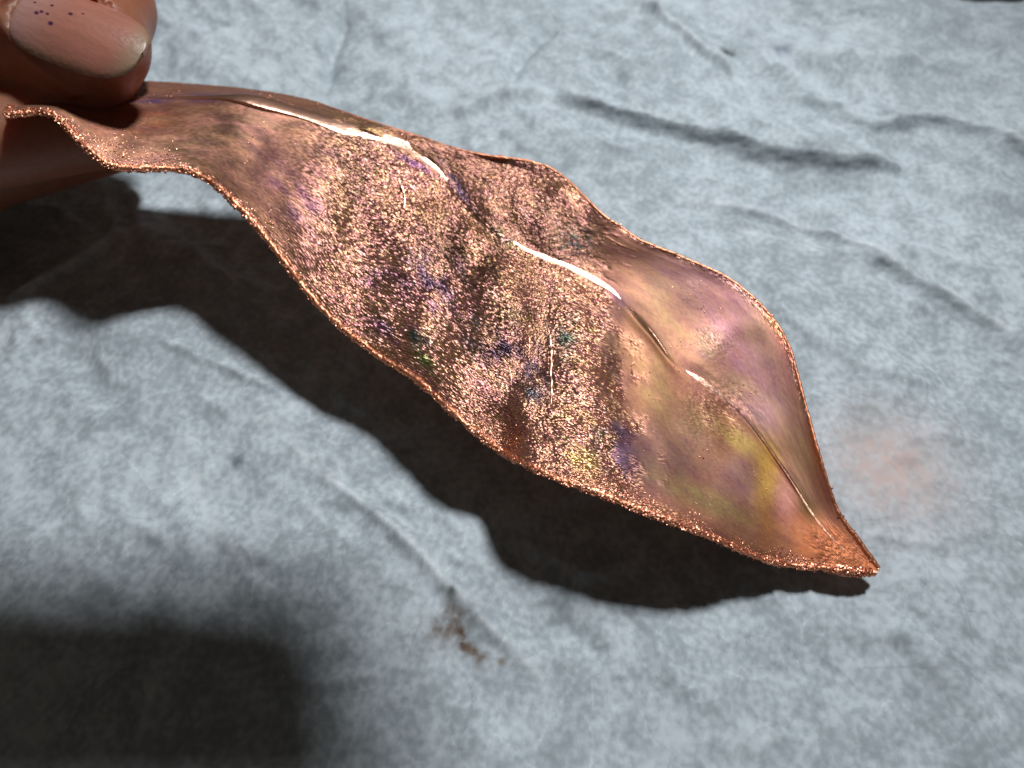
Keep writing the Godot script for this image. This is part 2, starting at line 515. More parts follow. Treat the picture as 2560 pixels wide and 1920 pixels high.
func build_leaf():
	for k in 5:
		rows.append(PackedVector3Array())
	for a in ST:
		var l := at_height(a[0], a[1], a[6] * 0.001)
		var m := at_height(a[2], a[3], a[8] * 0.001)
		var u := at_height(a[4], a[5], a[10] * 0.001)
		rows[0].append(l)
		rows[1].append(at_height((a[0] + a[2]) * 0.5, (a[1] + a[3]) * 0.5, a[7] * 0.001))
		rows[2].append(m)
		rows[3].append(at_height((a[4] + a[2]) * 0.5, (a[5] + a[3]) * 0.5, a[9] * 0.001))
		rows[4].append(u)
	leaf_node = Node3D.new()
	leaf_node.name = "copper_leaf"
	add_child(leaf_node)
	tag(leaf_node, "wavy copper plated leaf with grainy rim and rainbow patina held over the cloth", "leaf")
	wav = noise(41, 90.0, FastNoiseLite.TYPE_SIMPLEX_SMOOTH, 2)
	bump = noise(42, 900.0, FastNoiseLite.TYPE_SIMPLEX_SMOOTH, 2)
	bump2 = noise(43, 2200.0, FastNoiseLite.TYPE_SIMPLEX_SMOOTH)

	# maps of the surface, authored where the photograph shows them: colour, graininess
	var MW := 256
	var MH := 128
	var raw := Color(0.64, 0.325, 0.228)
	# x, y, radius along x, along y, tilt, colour, strength
	var blots := [
		[520, 340, 300, 80, 0.1, Color(0.25, 0.15, 0.098), 0.97], [330, 300, 130, 40, 0.0, Color(0.72, 0.28, 0.16), 0.7],
		[440, 247, 120, 9, -0.05, Color(0.25, 0.14, 0.42), 0.95], [700, 400, 110, 60, 0.4, Color(0.44, 0.20, 0.19), 0.55],
		[860, 320, 120, 20, 0.35, Color(0.30, 0.18, 0.14), 0.6], [720, 500, 70, 40, 0.8, Color(0.22, 0.10, 0.16), 0.7],
		[770, 530, 40, 25, 0.8, Color(0.22, 0.09, 0.22), 0.6], [870, 430, 60, 70, 0.3, Color(0.22, 0.12, 0.09), 0.7],
		[940, 335, 150, 14, 0.43, Color(0.86, 0.58, 0.26), 0.6], [1020, 400, 90, 8, 0.5, Color(0.24, 0.10, 0.28), 0.8],
		[1145, 465, 60, 9, 0.95, Color(0.12, 0.10, 0.26), 0.9], [1262, 592, 28, 10, 0.7, Color(0.16, 0.34, 0.18), 0.9],
		[1190, 640, 150, 85, 0.5, Color(0.20, 0.11, 0.065), 0.85], [1330, 520, 150, 60, 0.6, Color(0.50, 0.28, 0.20), 0.6],
		[1440, 600, 40, 30, 0.0, Color(0.12, 0.17, 0.15), 0.8], [1050, 700, 70, 50, 0.6, Color(0.15, 0.09, 0.17), 0.7],
		[930, 690, 40, 35, 0.3, Color(0.24, 0.11, 0.22), 0.5], [1110, 730, 60, 60, 0.3, Color(0.17, 0.10, 0.17), 0.6],
		[950, 820, 40, 26, 0.6, Color(0.09, 0.08, 0.17), 0.8], [1040, 850, 30, 30, 0.6, Color(0.10, 0.18, 0.15), 0.85],
		[1060, 900, 40, 18, 0.8, Color(0.22, 0.26, 0.10), 0.8], [1180, 830, 24, 40, 0.0, Color(0.12, 0.18, 0.17), 0.8],
		[1250, 880, 50, 46, 0.3, Color(0.08, 0.045, 0.09), 0.8], [1330, 920, 60, 50, 0.5, Color(0.09, 0.065, 0.11), 0.75],
		[1300, 800, 70, 40, 0.2, Color(0.30, 0.20, 0.12), 0.6], [1410, 850, 30, 50, 0.1, Color(0.14, 0.20, 0.16), 0.75],
		[1335, 985, 30, 22, 0.1, Color(0.13, 0.14, 0.15), 0.7], [1520, 760, 60, 30, 0.5, Color(0.28, 0.16, 0.13), 0.6],
		[1540, 740, 50, 12, 0.7, Color(0.26, 0.10, 0.22), 0.8], [1640, 830, 60, 14, 0.95, Color(0.24, 0.12, 0.09), 0.75],
		[1535, 940, 26, 130, -0.06, Color(0.22, 0.13, 0.09), 0.85], [1560, 1085, 40, 22, -0.2, Color(0.08, 0.06, 0.18), 0.85],
		[1520, 1100, 26, 24, 0.0, Color(0.10, 0.20, 0.14), 0.85], [1470, 1150, 34, 22, 0.4, Color(0.90, 0.72, 0.22), 0.7],
		[1600, 1165, 78, 66, 0.2, Color(0.17, 0.07, 0.095), 0.95], [1700, 1190, 90, 50, 0.4, Color(0.30, 0.16, 0.17), 0.75], [1560, 1140, 30, 60, 0.1, Color(0.14, 0.08, 0.20), 0.7],
		[1640, 970, 36, 120, -0.25, Color(0.58, 0.42, 0.20), 0.7], [1740, 1060, 90, 50, 0.4, Color(0.52, 0.40, 0.20), 0.6],
		[1690, 1130, 80, 70, 0.5, Color(0.42, 0.27, 0.24), 0.7], [1860, 1110, 60, 30, 0.6, Color(0.72, 0.58, 0.17), 0.9],
		[1920, 1190, 30, 80, 0.05, Color(1.0, 0.72, 0.10), 1.1], [1850, 1210, 50, 60, 0.3, Color(0.66, 0.44, 0.46), 0.75],
		[1965, 1260, 26, 60, -0.1, Color(1.0, 0.54, 0.52), 1.0], [1780, 1260, 130, 26, 0.42, Color(0.62, 0.56, 0.22), 0.7],
		[1920, 1330, 20, 50, 0.1, Color(0.82, 0.40, 0.18), 0.7], [2028, 1285, 22, 46, -0.4, Color(0.045, 0.10, 0.03), 1.2],
		[2005, 1225, 10, 50, -0.55, Color(0.14, 0.12, 0.05), 0.8], [1900, 1040, 40, 12, 0.7, Color(0.06, 0.06, 0.09), 0.9],
		[1640, 720, 60, 60, 0.5, Color(0.50, 0.37, 0.21), 0.7], [1690, 820, 40, 70, -0.4, Color(0.58, 0.42, 0.22), 0.6],
		[1740, 760, 60, 34, 0.9, Color(0.36, 0.24, 0.19), 0.7], [1780, 860, 34, 50, 0.4, Color(0.36, 0.28, 0.20), 0.7],
		[1730, 690, 110, 40, 0.4, Color(0.62, 0.36, 0.37), 0.9], [1850, 790, 80, 60, 0.7, Color(0.72, 0.40, 0.43), 0.9],
		[1890, 920, 60, 80, -0.2, Color(0.76, 0.44, 0.50), 0.9], [1900, 830, 30, 70, -0.4, Color(0.70, 0.50, 0.28), 0.6],
		[1930, 1030, 50, 70, -0.3, Color(0.74, 0.48, 0.48), 0.85], [2000, 1130, 30, 80, -0.3, Color(0.72, 0.52, 0.30), 0.75],
		[1830, 960, 60, 26, 0.3, Color(0.68, 0.50, 0.26), 0.6], [2105, 1388, 125, 56, 0.5, Color(0.92, 0.36, 0.17), 1.6],
		[1960, 820, 22, 170, -0.5, Color(0.92, 0.36, 0.17), 1.0], [1350, 420, 130, 16, 0.2, Color(0.66, 0.36, 0.26), 0.7],
	]
	var patch := noise(55, 0.075, FastNoiseLite.TYPE_SIMPLEX_SMOOTH, 3)
	var colour := Image.create(MW, MH, false, Image.FORMAT_RGBF)
	var grain := PackedFloat32Array()
	grain.resize(MW * MH)
	for i in MW:
		var q := section(i / (MW - 1.0))
		for j in MH:
			var v := j / (MH - 1.0)
			var s := seen(across(q, v))
			var c := raw
			var pn := patch.get_noise_2d(i * 1.6, j * 1.5)
			var rough_part := 1.0 - smoothstep(1500.0, 1640.0, s.x)
			for b in blots:
				var d := (s - Vector2(b[0], b[1]))
				if absf(d.x) > 3.2 * (b[2] + b[3]) or absf(d.y) > 3.2 * (b[2] + b[3]):
					continue
				d = d.rotated(-b[4]) / Vector2(b[2], b[3])
				c = c.lerp(b[5], clampf(b[6] * exp(-d.length_squared() * 0.8) * lerpf(1.0, 0.75 + 1.5 * pn, 0.35 + 0.6 * rough_part), 0.0, 0.97))
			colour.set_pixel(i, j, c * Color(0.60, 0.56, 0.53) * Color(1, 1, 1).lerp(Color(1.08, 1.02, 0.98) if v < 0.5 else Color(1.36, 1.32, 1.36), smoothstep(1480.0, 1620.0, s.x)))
			# coarse crystals in the middle, satin towards the tip
			var g := 1.0
			var edge := minf(v, 1.0 - v)
			if v < 0.5:
				g = 1.0 - smoothstep(1470.0, 1640.0, s.x + (s.y - 950.0) * -0.15 + 120.0 * pn)
			else:
				g = 1.0 - smoothstep(1400.0, 1580.0, s.x + 120.0 * pn)
			g = maxf(g, 0.10)
			g *= lerpf(0.26, 1.0, smoothstep(640.0, 900.0, s.x + 0.25 * (s.y - 500.0)))
			g = maxf(g, 0.9 * exp(-pow(edge / 0.035, 2.0)))
			g = maxf(g, 0.6 * exp(-pow(s.distance_to(Vector2(1800, 1030)) / 90.0, 2.0)))
			g = maxf(g, 0.5 * exp(-pow(s.distance_to(Vector2(1780, 850)) / 55.0, 2.0)))
			g = maxf(g, 0.62 - 0.62 * smoothstep(0.30, 1.15, ((s - Vector2(2110, 1385)).rotated(-0.55) / Vector2(120, 62)).length() + 0.5 * pn))
			grain[i * MH + j] = g
	var W := 1024
	var H := 1280
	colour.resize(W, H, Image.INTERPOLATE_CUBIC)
	# crystal facets: every cell leans its own way
	var parts := []
	for sd in [61, 62]:
		var f := noise(sd, 0.29, FastNoiseLite.TYPE_CELLULAR)
		f.seed = 61
		f.cellular_return_type = FastNoiseLite.RETURN_CELL_VALUE
		f.cellular_jitter = 1.0
		var im := f.get_image(W, H, false, false, false)
		im.convert(Image.FORMAT_L8)
		parts.append(im.get_data())
		var g2 := noise(sd + 10, 0.035, FastNoiseLite.TYPE_SIMPLEX_SMOOTH, 3).get_image(W, H / 2, false, false, false)
		g2.resize(W, H)
		g2.convert(Image.FORMAT_L8)
		parts.append(g2.get_data())
	var other := PackedByteArray()        # a second value for the same cell
	other.resize(256)
	for k in 256:
		other[k] = (k * 149 + 83) % 256
	var c1: PackedByteArray = parts[0]
	var m1: PackedByteArray = parts[1]
	var m2: PackedByteArray = parts[3]
	# small irregularities of the tarnish
	var tn := noise(51, 0.02, FastNoiseLite.TYPE_SIMPLEX_SMOOTH, 4).get_image(W, H / 2, false, false, false)
	var tn2 := noise(52, 0.12, FastNoiseLite.TYPE_SIMPLEX_SMOOTH, 2).get_image(W, H / 2, false, false, false)
	tn.resize(W, H)
	tn2.resize(W, H)
	tn.convert(Image.FORMAT_L8)
	tn2.convert(Image.FORMAT_L8)
	var t1 := tn.get_data()
	var t2 := tn2.get_data()
	var src := colour.get_data().to_float32_array()
	var cb := PackedByteArray()
	cb.resize(W * H * 3)
	for y in H:
		for x in W:
			var k := y * W + x
			var a := (t1[k] - 128) / 128.0
			var b := (t2[k] - 128) / 128.0
			var w := grain[(x * MW / W) * MH + y * MH / H]
			var ca := w * (c1[k] - 128) / 128.0
			var cb2 := w * (other[c1[k]] - 128) / 128.0
			var f := 1.0 + 0.22 * a + 0.18 * b + 0.22 * ca
			var c := Color(clampf(src[k * 3] * f, 0, 1), clampf(src[k * 3 + 1] * (f + 0.10 * a + 0.16 * cb2), 0, 1), clampf(src[k * 3 + 2] * (f - 0.12 * a - 0.22 * cb2), 0, 1)).linear_to_srgb()
			cb[k * 3] = int(c.r * 255)
			cb[k * 3 + 1] = int(c.g * 255)
			cb[k * 3 + 2] = int(c.b * 255)
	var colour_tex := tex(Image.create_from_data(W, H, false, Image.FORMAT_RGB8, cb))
	var hb := noise(75, 0.15, FastNoiseLite.TYPE_SIMPLEX_SMOOTH, 2).get_image(W, H, false, false, false)
	hb.convert(Image.FORMAT_L8)
	var hd := hb.get_data()
	var nb := PackedByteArray()
	nb.resize(W * H * 3)
	for y in H:
		var gj := clampi(y * MH / H, 0, MH - 1)
		for x in W:
			var k := y * W + x
			var g := grain[(x * MW / W) * MH + gj]
			var a := (c1[k] - 128) / 128.0
			var b := (other[c1[k]] - 128) / 128.0
			var x1 := mini(x + 1, W - 1) - x
			var y1 := (mini(y + 2, H - 1) - y) * W
			var nx := g * (0.24 * a * absf(a) + 0.05 * a + 0.0052 * (hd[k] - hd[k + x1]) + 0.14 * (m1[k] - 128) / 128.0)
			var ny := g * (0.24 * b * absf(b) + 0.05 * b + 0.0052 * (hd[k] - hd[k + y1]) + 0.14 * (m2[k] - 128) / 128.0)
			nb[k * 3] = clampi(int(128.0 + 127.0 * nx), 0, 255)
			nb[k * 3 + 1] = clampi(int(128.0 + 127.0 * ny), 0, 255)
			nb[k * 3 + 2] = clampi(int(128.0 + 127.0 * sqrt(maxf(0.05, 1.0 - nx * nx - ny * ny))), 0, 255)
	var normal_tex := tex(Image.create_from_data(W, H, false, Image.FORMAT_RGB8, nb))
	var rb := PackedByteArray()
	rb.resize(MW * MH)
	for i in MW:
		for j in MH:
			rb[j * MW + i] = int(255.0 * lerpf(0.66, 0.34, clampf(grain[i * MH + j] * 1.1, 0, 1)))
	var blade_m := metal(Color.WHITE, 1.0)
	blade_m.metallic = 0.78
	blade_m.metallic_specular = 0.5
	blade_m.albedo_texture = colour_tex
	blade_m.normal_enabled = true
	blade_m.normal_texture = normal_tex
	blade_m.normal_scale = 1.0
	blade_m.roughness_texture = tex(Image.create_from_data(MW, MH, false, Image.FORMAT_L8, rb))
	blade_m.roughness_texture_channel = BaseMaterial3D.TEXTURE_CHANNEL_RED

	# the blade
	var NU := 620
	var NV := 220
	var p := PackedVector3Array()
	var uv := PackedVector2Array()
	p.resize(NU * NV)
	uv.resize(NU * NV)
	for i in NU:
		var s := i / (NU - 1.0)
		var q := section(s)
		var q2 := section(minf(s + 0.003, 1.0))
		for j in NV:
			var v := j / (NV - 1.0)
			var c := across(q, v)
			var n := (across(q2, v) - c).cross(across(q, v + 0.003) - c) if s < 0.995 else Vector3.UP
			n = n.normalized()
			var g := grain[int(s * (MW - 1)) * MH + int(v * (MH - 1))]
			var d := relief(s, v, c, g) + g * (0.00007 * bump.get_noise_3dv(c) + 0.000025 * bump2.get_noise_3dv(c))
			p[i * NV + j] = c + n * d
			uv[i * NV + j] = Vector2(s, v)
	put("blade", grid(NU, NV, p, uv), blade_m, leaf_node)
	var back := PackedVector3Array()
	var buv := PackedVector2Array()
	for i in 300:
		var s := i / 299.0
		var q := section(s)
		for j in 120:
			var v := j / 119.0
			var e := 0.004
			var n := (section(minf(s + e, 1.0))[2] - section(maxf(s - e, 0.0))[2]).cross(across(q, minf(v + e, 1)) - across(q, maxf(v - e, 0))).normalized()
			var c := across(q, v)
			back.append(c + n * relief(s, v, c, 0.5) - n * 0.0007 * minf(1.0, minf(v, 1.0 - v) * 12.0 + 0.35))
			buv.append(Vector2(s, v))
	put("back_face", grid(300, 120, back, buv, true), metal(lin(0.5, 0.24, 0.16), 0.5), leaf_node)

	# midrib: a low smooth rib along the crease
	var rp := PackedVector3Array()
	var ru := PackedVector2Array()
	var RN := 500
	var ridge_n := noise(71, 700.0)
	for i in RN:
		var s := lerpf(0.05, 0.955, i / (RN - 1.0))
		var c := on_leaf(s, 0.5)
		var tan := (on_leaf(s + 0.003, 0.5) - on_leaf(s - 0.003, 0.5)).normalized()
		var n := (leaf_normal(s, 0.46) + leaf_normal(s, 0.54)).normalized()
		var side := n.cross(tan).normalized()
		var w := (0.00034 + 0.00160 * exp(-pow((s - 0.265) / 0.09, 2.0)) + 0.00062 * exp(-pow((s - 0.57) / 0.055, 2.0)) + 0.00040 * exp(-pow((s - 0.77) / 0.025, 2.0))) * (1.0 + 0.3 * ridge_n.get_noise_1d(s * 0.02)) * (1.0 - 0.25 * minf(1.0, hollow(s)))
		for j in 13:
			var a := lerpf(-0.7, PI + 0.7, j / 12.0)
			rp.append(c + side * cos(a) * w + n * (sin(a) * w * (lerpf(0.24, 0.15, smoothstep(0.0006, 0.0018, w)) if sin(a) > 0.0 else 1.5) - 0.00007 - 0.00010 * smoothstep(0.0006, 0.0018, w) - 0.00012 * hollow(s) + 0.000012 * bump.get_noise_3dv(c + side * cos(a) * w)))
			ru.append(Vector2(s * 7.0, j / 12.0))
	var rib_m := metal(lin(0.86, 0.50, 0.36), 0.34)
	var rn := noise(72, 0.05, FastNoiseLite.TYPE_SIMPLEX_SMOOTH, 3).get_image(256, 256, false, false, true)
	rn.bump_map_to_normal_map(2.0)
	rib_m.normal_enabled = true
	rib_m.normal_texture = tex(rn)
	rib_m.normal_scale = 0.4
	put("midrib", grid(RN, 13, rp, ru, true), rib_m, leaf_node)

	# side veins that show as thin bright lines
	for a in [[[1262, 790], [1266, 850], [1272, 920], [1277, 1000]], [[1370, 800], [1374, 870], [1379, 950], [1384, 1040]], [[1318, 790], [1322, 830], [1326, 870]], [[1000, 430], [1010, 500], [1018, 580]]]:
		var pts := PackedVector3Array()
		var nrm := PackedVector3Array()
		for b in a:
			var f := find(b[0], b[1])
			pts.append(on_leaf(f.x, f.y))
			nrm.append(leaf_normal(f.x, f.y))
		var vp := PackedVector3Array()
		for i in 60:
			var t := i / 59.0
			var c := cat(pts, t)
			var n := cat(nrm, t).normalized()
			var side := n.cross((cat(pts, minf(t + 0.01, 1)) - cat(pts, maxf(t - 0.01, 0))).normalized()).normalized()
			var w := 0.00027 * sin(PI * clampf(t, 0.03, 0.97)) * clampf(0.7 + 1.3 * bump.get_noise_3dv(c), 0.15, 1.4)
			c += side * 0.00025 * bump.get_noise_3dv(c * 0.4)
			for j in 7:
				var g := PI * j / 6.0
				vp.append(c + side * cos(g) * w + n * (sin(g) * w * 0.45 + 0.00004))
		put("side_vein", grid(60, 7, vp, PackedVector2Array(), true), rib_m, leaf_node)

	# rim: a knobbly bead all round, then loose crystals on it
	var loop := PackedVector3Array()
	var ln := PackedVector3Array()
	var lr := PackedFloat32Array()
	var lside := PackedVector3Array()
	var LN := 700
	for i in LN:                       # tip to base along the lower edge
		var s := 1.0 - i / (LN - 1.0)
		loop.append(on_leaf(s, 0.0))
		lr.append(lerpf(0.00050, 0.00036, s) + 0.00016 * smoothstep(0.87, 0.97, s))
		ln.append(leaf_normal(clampf(s, 0.01, 0.99), 0.03))
	for i in 60:
		var v := (i + 1) / 61.0
		loop.append(on_leaf(0.0, v))
		lr.append(0.0005)
		ln.append(leaf_normal(0.01, clampf(v, 0.03, 0.97)))
	for i in LN:
		var s := i / (LN - 1.0)
		loop.append(on_leaf(s, 1.0))
		lr.append(0.00024 + 0.00016 * smoothstep(0.87, 0.97, s))
		ln.append(leaf_normal(clampf(s, 0.01, 0.99), 0.97))
	var bead := PackedVector3Array()
	var lump := noise(82, 420.0, FastNoiseLite.TYPE_SIMPLEX_SMOOTH, 2)
	var kn := noise(81, 1500.0, FastNoiseLite.TYPE_SIMPLEX_SMOOTH, 2)
	for i in loop.size():
		var t := (loop[mini(i + 3, loop.size() - 1)] - loop[maxi(i - 3, 0)]).normalized()
		var n := (ln[i] - t * ln[i].dot(t)).normalized()
		var b := t.cross(n)
		for j in 13:
			var a := TAU * j / 12.0
			var dir := n * sin(a) + b * cos(a)
			var q := loop[i] + dir * lr[i] - n * 0.0002
			bead.append(q + dir * ((0.00018 if i < LN + 60 else 0.00007) * kn.get_noise_3dv(q) + (0.00022 if i < LN + 60 else 0.00006) * lump.get_noise_3dv(q)))
	var rim_m := metal(lin(0.82, 0.34, 0.19), 0.48)
	put("rim", grid(loop.size(), 13, bead, PackedVector2Array(), false, true), rim_m, leaf_node)
	var crystal := crystal_mesh()
	var mm := MultiMesh.new()
	mm.transform_format = MultiMesh.TRANSFORM_3D
	mm.use_colors = false
	mm.mesh = crystal
	var places := []
	for k in 12000:
		var i := rng.randi_range(0, loop.size() - 1)
		if i > LN + 60 and rng.randf() < 0.98:
			continue
		var t := (loop[mini(i + 3, loop.size() - 1)] - loop[maxi(i - 3, 0)]).normalized()
		var n := (ln[i] - t * ln[i].dot(t)).normalized()
		var b := t.cross(n)
		var a := rng.randf_range(-0.6, PI + 0.6)
		var dir := n * sin(a) + b * cos(a)
		var q := loop[i] + dir * lr[i] * rng.randf_range(0.9, 1.25) - n * 0.0002 + t * rng.randf_range(-0.0003, 0.0003)
		var crowd := lump.get_noise_3dv(loop[i])
		if crowd < rng.randf_range(-0.5, 0.15) and i < LN + 60:
			continue
		places.append([q, rng.randf_range(0.00006, 0.00018) * (1.0 + 0.8 * crowd), n])
	for k in 4200:                     # crystals scattered inwards from the lower rim
		var s := rng.randf()
		var v := absf(rng.randfn(0.0, 0.03 if s > 0.3 else 0.07)) + 0.005
		var c := on_leaf(s, v)
		places.append([c - leaf_normal(clampf(s, 0.01, 0.99), v) * 0.00003, rng.randf_range(0.00004, 0.00012), leaf_normal(clampf(s, 0.01, 0.99), v)])
	for k in 5200:                     # and thinly over the satin parts
		var s := rng.randf_range(0.06, 0.34) if k < 3600 else rng.randf_range(0.62, 0.85)
		var v := rng.randf_range(0.02, 0.97)
		var c := on_leaf(s, v)
		var n := leaf_normal(s, v)
		var thick := bump2.get_noise_3dv(c * 0.12) + 0.5 * wav.get_noise_3dv(c * 2.0)
		if thick < rng.randf_range(-0.4, 0.6) + (0.25 if s > 0.5 else 0.0):
			continue
		places.append([c - n * 0.00001, rng.randf_range(0.00004, 0.00010), n])
	mm.instance_count = places.size()
	for k in places.size():
		var r: float = places[k][1]
		var bs := Basis.from_euler(Vector3(rng.randf() * TAU, rng.randf() * TAU, rng.randf() * TAU)).scaled(Vector3(r, r, r) * rng.randf_range(0.8, 1.3))
		var flat: Vector3 = places[k][2]
		for ax in 3:                # lower than they are wide
			bs[ax] -= flat * bs[ax].dot(flat) * 0.5
		mm.set_instance_transform(k, Transform3D(bs, places[k][0]))
	var mi := MultiMeshInstance3D.new()
	mi.name = "rim_crystals"
	mi.multimesh = mm
	mi.material_override = metal(lin(0.80, 0.38, 0.245), 0.38)
	mi.set_meta("kind", "stuff")
	leaf_node.add_child(mi, true)

func crystal_mesh() -> ArrayMesh:
	var g := (1.0 + sqrt(5.0)) / 2.0
	var v := []
	for q in [[-1, g, 0], [1, g, 0], [-1, -g, 0], [1, -g, 0], [0, -1, g], [0, 1, g], [0, -1, -g], [0, 1, -g], [g, 0, -1], [g, 0, 1], [-g, 0, -1], [-g, 0, 1]]:
		v.append(Vector3(q[0], q[1], q[2]).normalized() * (1.0 + 0.25 * sin(q[0] * 5.0 + q[1] * 3.0 + q[2] * 7.0)))
	var st := SurfaceTool.new()
	st.begin(Mesh.PRIMITIVE_TRIANGLES)
	st.set_smooth_group(-1)
	for f in [[0, 11, 5], [0, 5, 1], [0, 1, 7], [0, 7, 10], [0, 10, 11], [1, 5, 9], [5, 11, 4], [11, 10, 2], [10, 7, 6], [7, 1, 8], [3, 9, 4], [3, 4, 2], [3, 2, 6], [3, 6, 8], [3, 8, 9], [4, 9, 5], [2, 4, 11], [6, 2, 10], [8, 6, 7], [9, 8, 1]]:
		st.add_vertex(v[f[0]])
		st.add_vertex(v[f[2]])
		st.add_vertex(v[f[1]])
	st.generate_normals()
	return st.commit()

# ------------------------------------------------------------------ hand
var bones := []                # [a, b, ra, rb, group]
var nail_c := Vector3.ZERO
var nail_l := Vector3.ZERO     # along the nail, towards its free edge
var nail_n := Vector3.ZERO
var nail_s := Vector3.ZERO
const NAIL_L := 0.0094
const NAIL_W := 0.0056

var nail_top := 9.0
func nail_drop(x: float, y: float) -> float:
	return 0.0019 * x * x + 0.00075 * maxf(y, 0.0) * y + 0.0003 * y * y

func cone(p: Vector3, b: Array) -> float:
	var a: Vector3 = b[0]
	var d: Vector3 = b[1] - a
	var t := clampf((p - a).dot(d) / d.length_squared(), 0.0, 1.0)
	return p.distance_to(a + d * t) - lerpf(b[2], b[3], t)

func flesh(p: Vector3) -> float:
	var d := 1.0
	for b in bones:
		var k := 0.0045
		var e := cone(p, b)
		if e > d + 0.02:
			continue
		if b[4] != 0:
			k = b[4]
		var h := clampf(0.5 + 0.5 * (d - e) / k, 0.0, 1.0)
		d = lerpf(d, e, h) - k * h * (1.0 - h)
	# the bed of the nail and the fold of skin round it
	var q := p - nail_c
	if q.length_squared() < 0.0004:
		var x := q.dot(nail_s) / NAIL_W
		var y := q.dot(nail_l) / NAIL_L
		var z := q.dot(nail_n)
		if z > -0.008:
			var r := pow(pow(absf(x), 2.4) + pow(absf(y), 2.4), 1.0 / 2.4)
			var fold := exp(-pow((r - 1.12) / 0.11, 2.0)) * 0.00045 * (1.0 - smoothstep(0.35, 0.85, y))
			if nail_top < 1.0:
				d = maxf(d, z - (nail_top - nail_drop(x, y)) + 0.0005 - 0.006 * smoothstep(1.0, 1.12, r))
			d -= fold
	return d

func build_hand():
	var hand := Node3D.new()
	hand.name = "hand"
	add_child(hand)
	tag(hand, "bare hand at upper left pinching the leaf base between thumb and finger", "hand")
	var P := func(x, y, d): return at_depth(x, y, d)
	# thumb
	bones.append([P.call(226, 108, 0.1120), P.call(-50, 0, 0.1115), 0.0081, 0.0096, 0.0])
	bones.append([P.call(-50, 0, 0.1115), P.call(-330, -110, 0.1090), 0.0096, 0.0098, 0.0])
	bones.append([P.call(262, 18, 0.1190), P.call(20, -60, 0.1185), 0.0074, 0.0092, 0.006])
	bones.append([P.call(-330, -110, 0.109), P.call(-760, -40, 0.109), 0.0098, 0.0116, 0.0])
	bones.append([P.call(-760, -40, 0.109), P.call(-1300, 200, 0.112), 0.0115, 0.015, 0.010])
	# index, middle, ring and little finger, curled under the leaf
	bones.append([P.call(235, 318, 0.1175), P.call(-230, 375, 0.1110), 0.0062, 0.0076, 0.0])
	bones.append([P.call(-230, 375, 0.1110), P.call(-680, 260, 0.114), 0.0076, 0.0088, 0.0])
	bones.append([P.call(-680, 260, 0.114), P.call(-1300, 240, 0.124), 0.0088, 0.0105, 0.008])
	bones.append([P.call(275, 340, 0.1310), P.call(-120, 430, 0.1260), 0.0060, 0.0076, 0.002])
	bones.append([P.call(-120, 430, 0.1260), P.call(-720, 420, 0.121), 0.0076, 0.0088, 0.003])
	bones.append([P.call(-720, 420, 0.121), P.call(-1300, 380, 0.124), 0.0088, 0.0105, 0.008])
	bones.append([P.call(-150, 590, 0.1230), P.call(-450, 600, 0.116), 0.0060, 0.0072, 0.002])
	bones.append([P.call(-450, 600, 0.116), P.call(-800, 560, 0.117), 0.0072, 0.0084, 0.003])
	bones.append([P.call(-800, 560, 0.117), P.call(-1320, 500, 0.120), 0.0084, 0.010, 0.008])
	bones.append([P.call(-340, 780, 0.110), P.call(-560, 760, 0.109), 0.0054, 0.0062, 0.002])
	bones.append([P.call(-560, 760, 0.109), P.call(-860, 690, 0.111), 0.0062, 0.0074, 0.003])
	bones.append([P.call(-860, 690, 0.111), P.call(-1330, 620, 0.115), 0.0074, 0.0095, 0.008])
	# palm
	bones.append([P.call(-1300, 230, 0.122), P.call(-1900, 300, 0.115), 0.014, 0.018, 0.012])
	bones.append([P.call(-1320, 500, 0.118), P.call(-1900, 400, 0.115), 0.014, 0.018, 0.012])
	bones.append([P.call(-1900, 350, 0.115), P.call(-2600, 350, 0.115), 0.020, 0.023, 0.012])
	nail_c = at_depth(190, 62, 0.1040)
	nail_l = (at_depth(350, 142, 0.0985) - at_depth(0, 6, 0.0985)).normalized()
	nail_n = (-fw * 0.97 + upv * 0.24 + Vector3.RIGHT * 0.12)
	nail_n = (nail_n - nail_l * nail_n.dot(nail_l)).normalized()
	nail_s = nail_n.cross(nail_l).normalized()
	var skin := StandardMaterial3D.new()
	skin.albedo_color = lin(0.30, 0.118, 0.066)
	skin.roughness = 0.48
	skin.metallic_specular = 0.45
	skin.subsurf_scatter_enabled = true
	skin.subsurf_scatter_strength = 0.35
	var bn := noise(91, 0.06, FastNoiseLite.TYPE_CELLULAR, 1)
	bn.cellular_return_type = FastNoiseLite.RETURN_DISTANCE2_SUB
	var bi := bn.get_image(512, 512, false, false, true)
	bi.bump_map_to_normal_map(3.0)
	skin.normal_enabled = true
	skin.normal_texture = tex(bi)
	skin.normal_scale = 0.5
	skin.uv1_triplanar = true
	skin.uv1_scale = Vector3(90, 90, 90)
	var ci := noise(92, 0.015, FastNoiseLite.TYPE_SIMPLEX_SMOOTH, 4).get_image(512, 512, false, false, true)
	var grad := PackedByteArray()
	ci.convert(Image.FORMAT_L8)
	var cd := ci.get_data()
	for k in cd.size():
		var c := Color(0.80, 0.72, 0.68).lerp(Color(1, 1, 1), cd[k] / 255.0).linear_to_srgb()
		grad.append(int(c.r * 255))
		grad.append(int(c.g * 255))
		grad.append(int(c.b * 255))
	skin.albedo_texture = tex(Image.create_from_data(512, 512, false, Image.FORMAT_RGB8, grad))
	var top := 0.016
	for it in 40:
		top -= 0.8 * flesh(nail_c + nail_n * top)
	nail_top = top + 0.0006
	put("skin", surface_nets(0.0008), skin, hand)

	# thumbnail: a curved plate that sits on the nail bed
	var NU := 60
	var NV := 44
	var p := PackedVector3Array()
	var uv := PackedVector2Array()
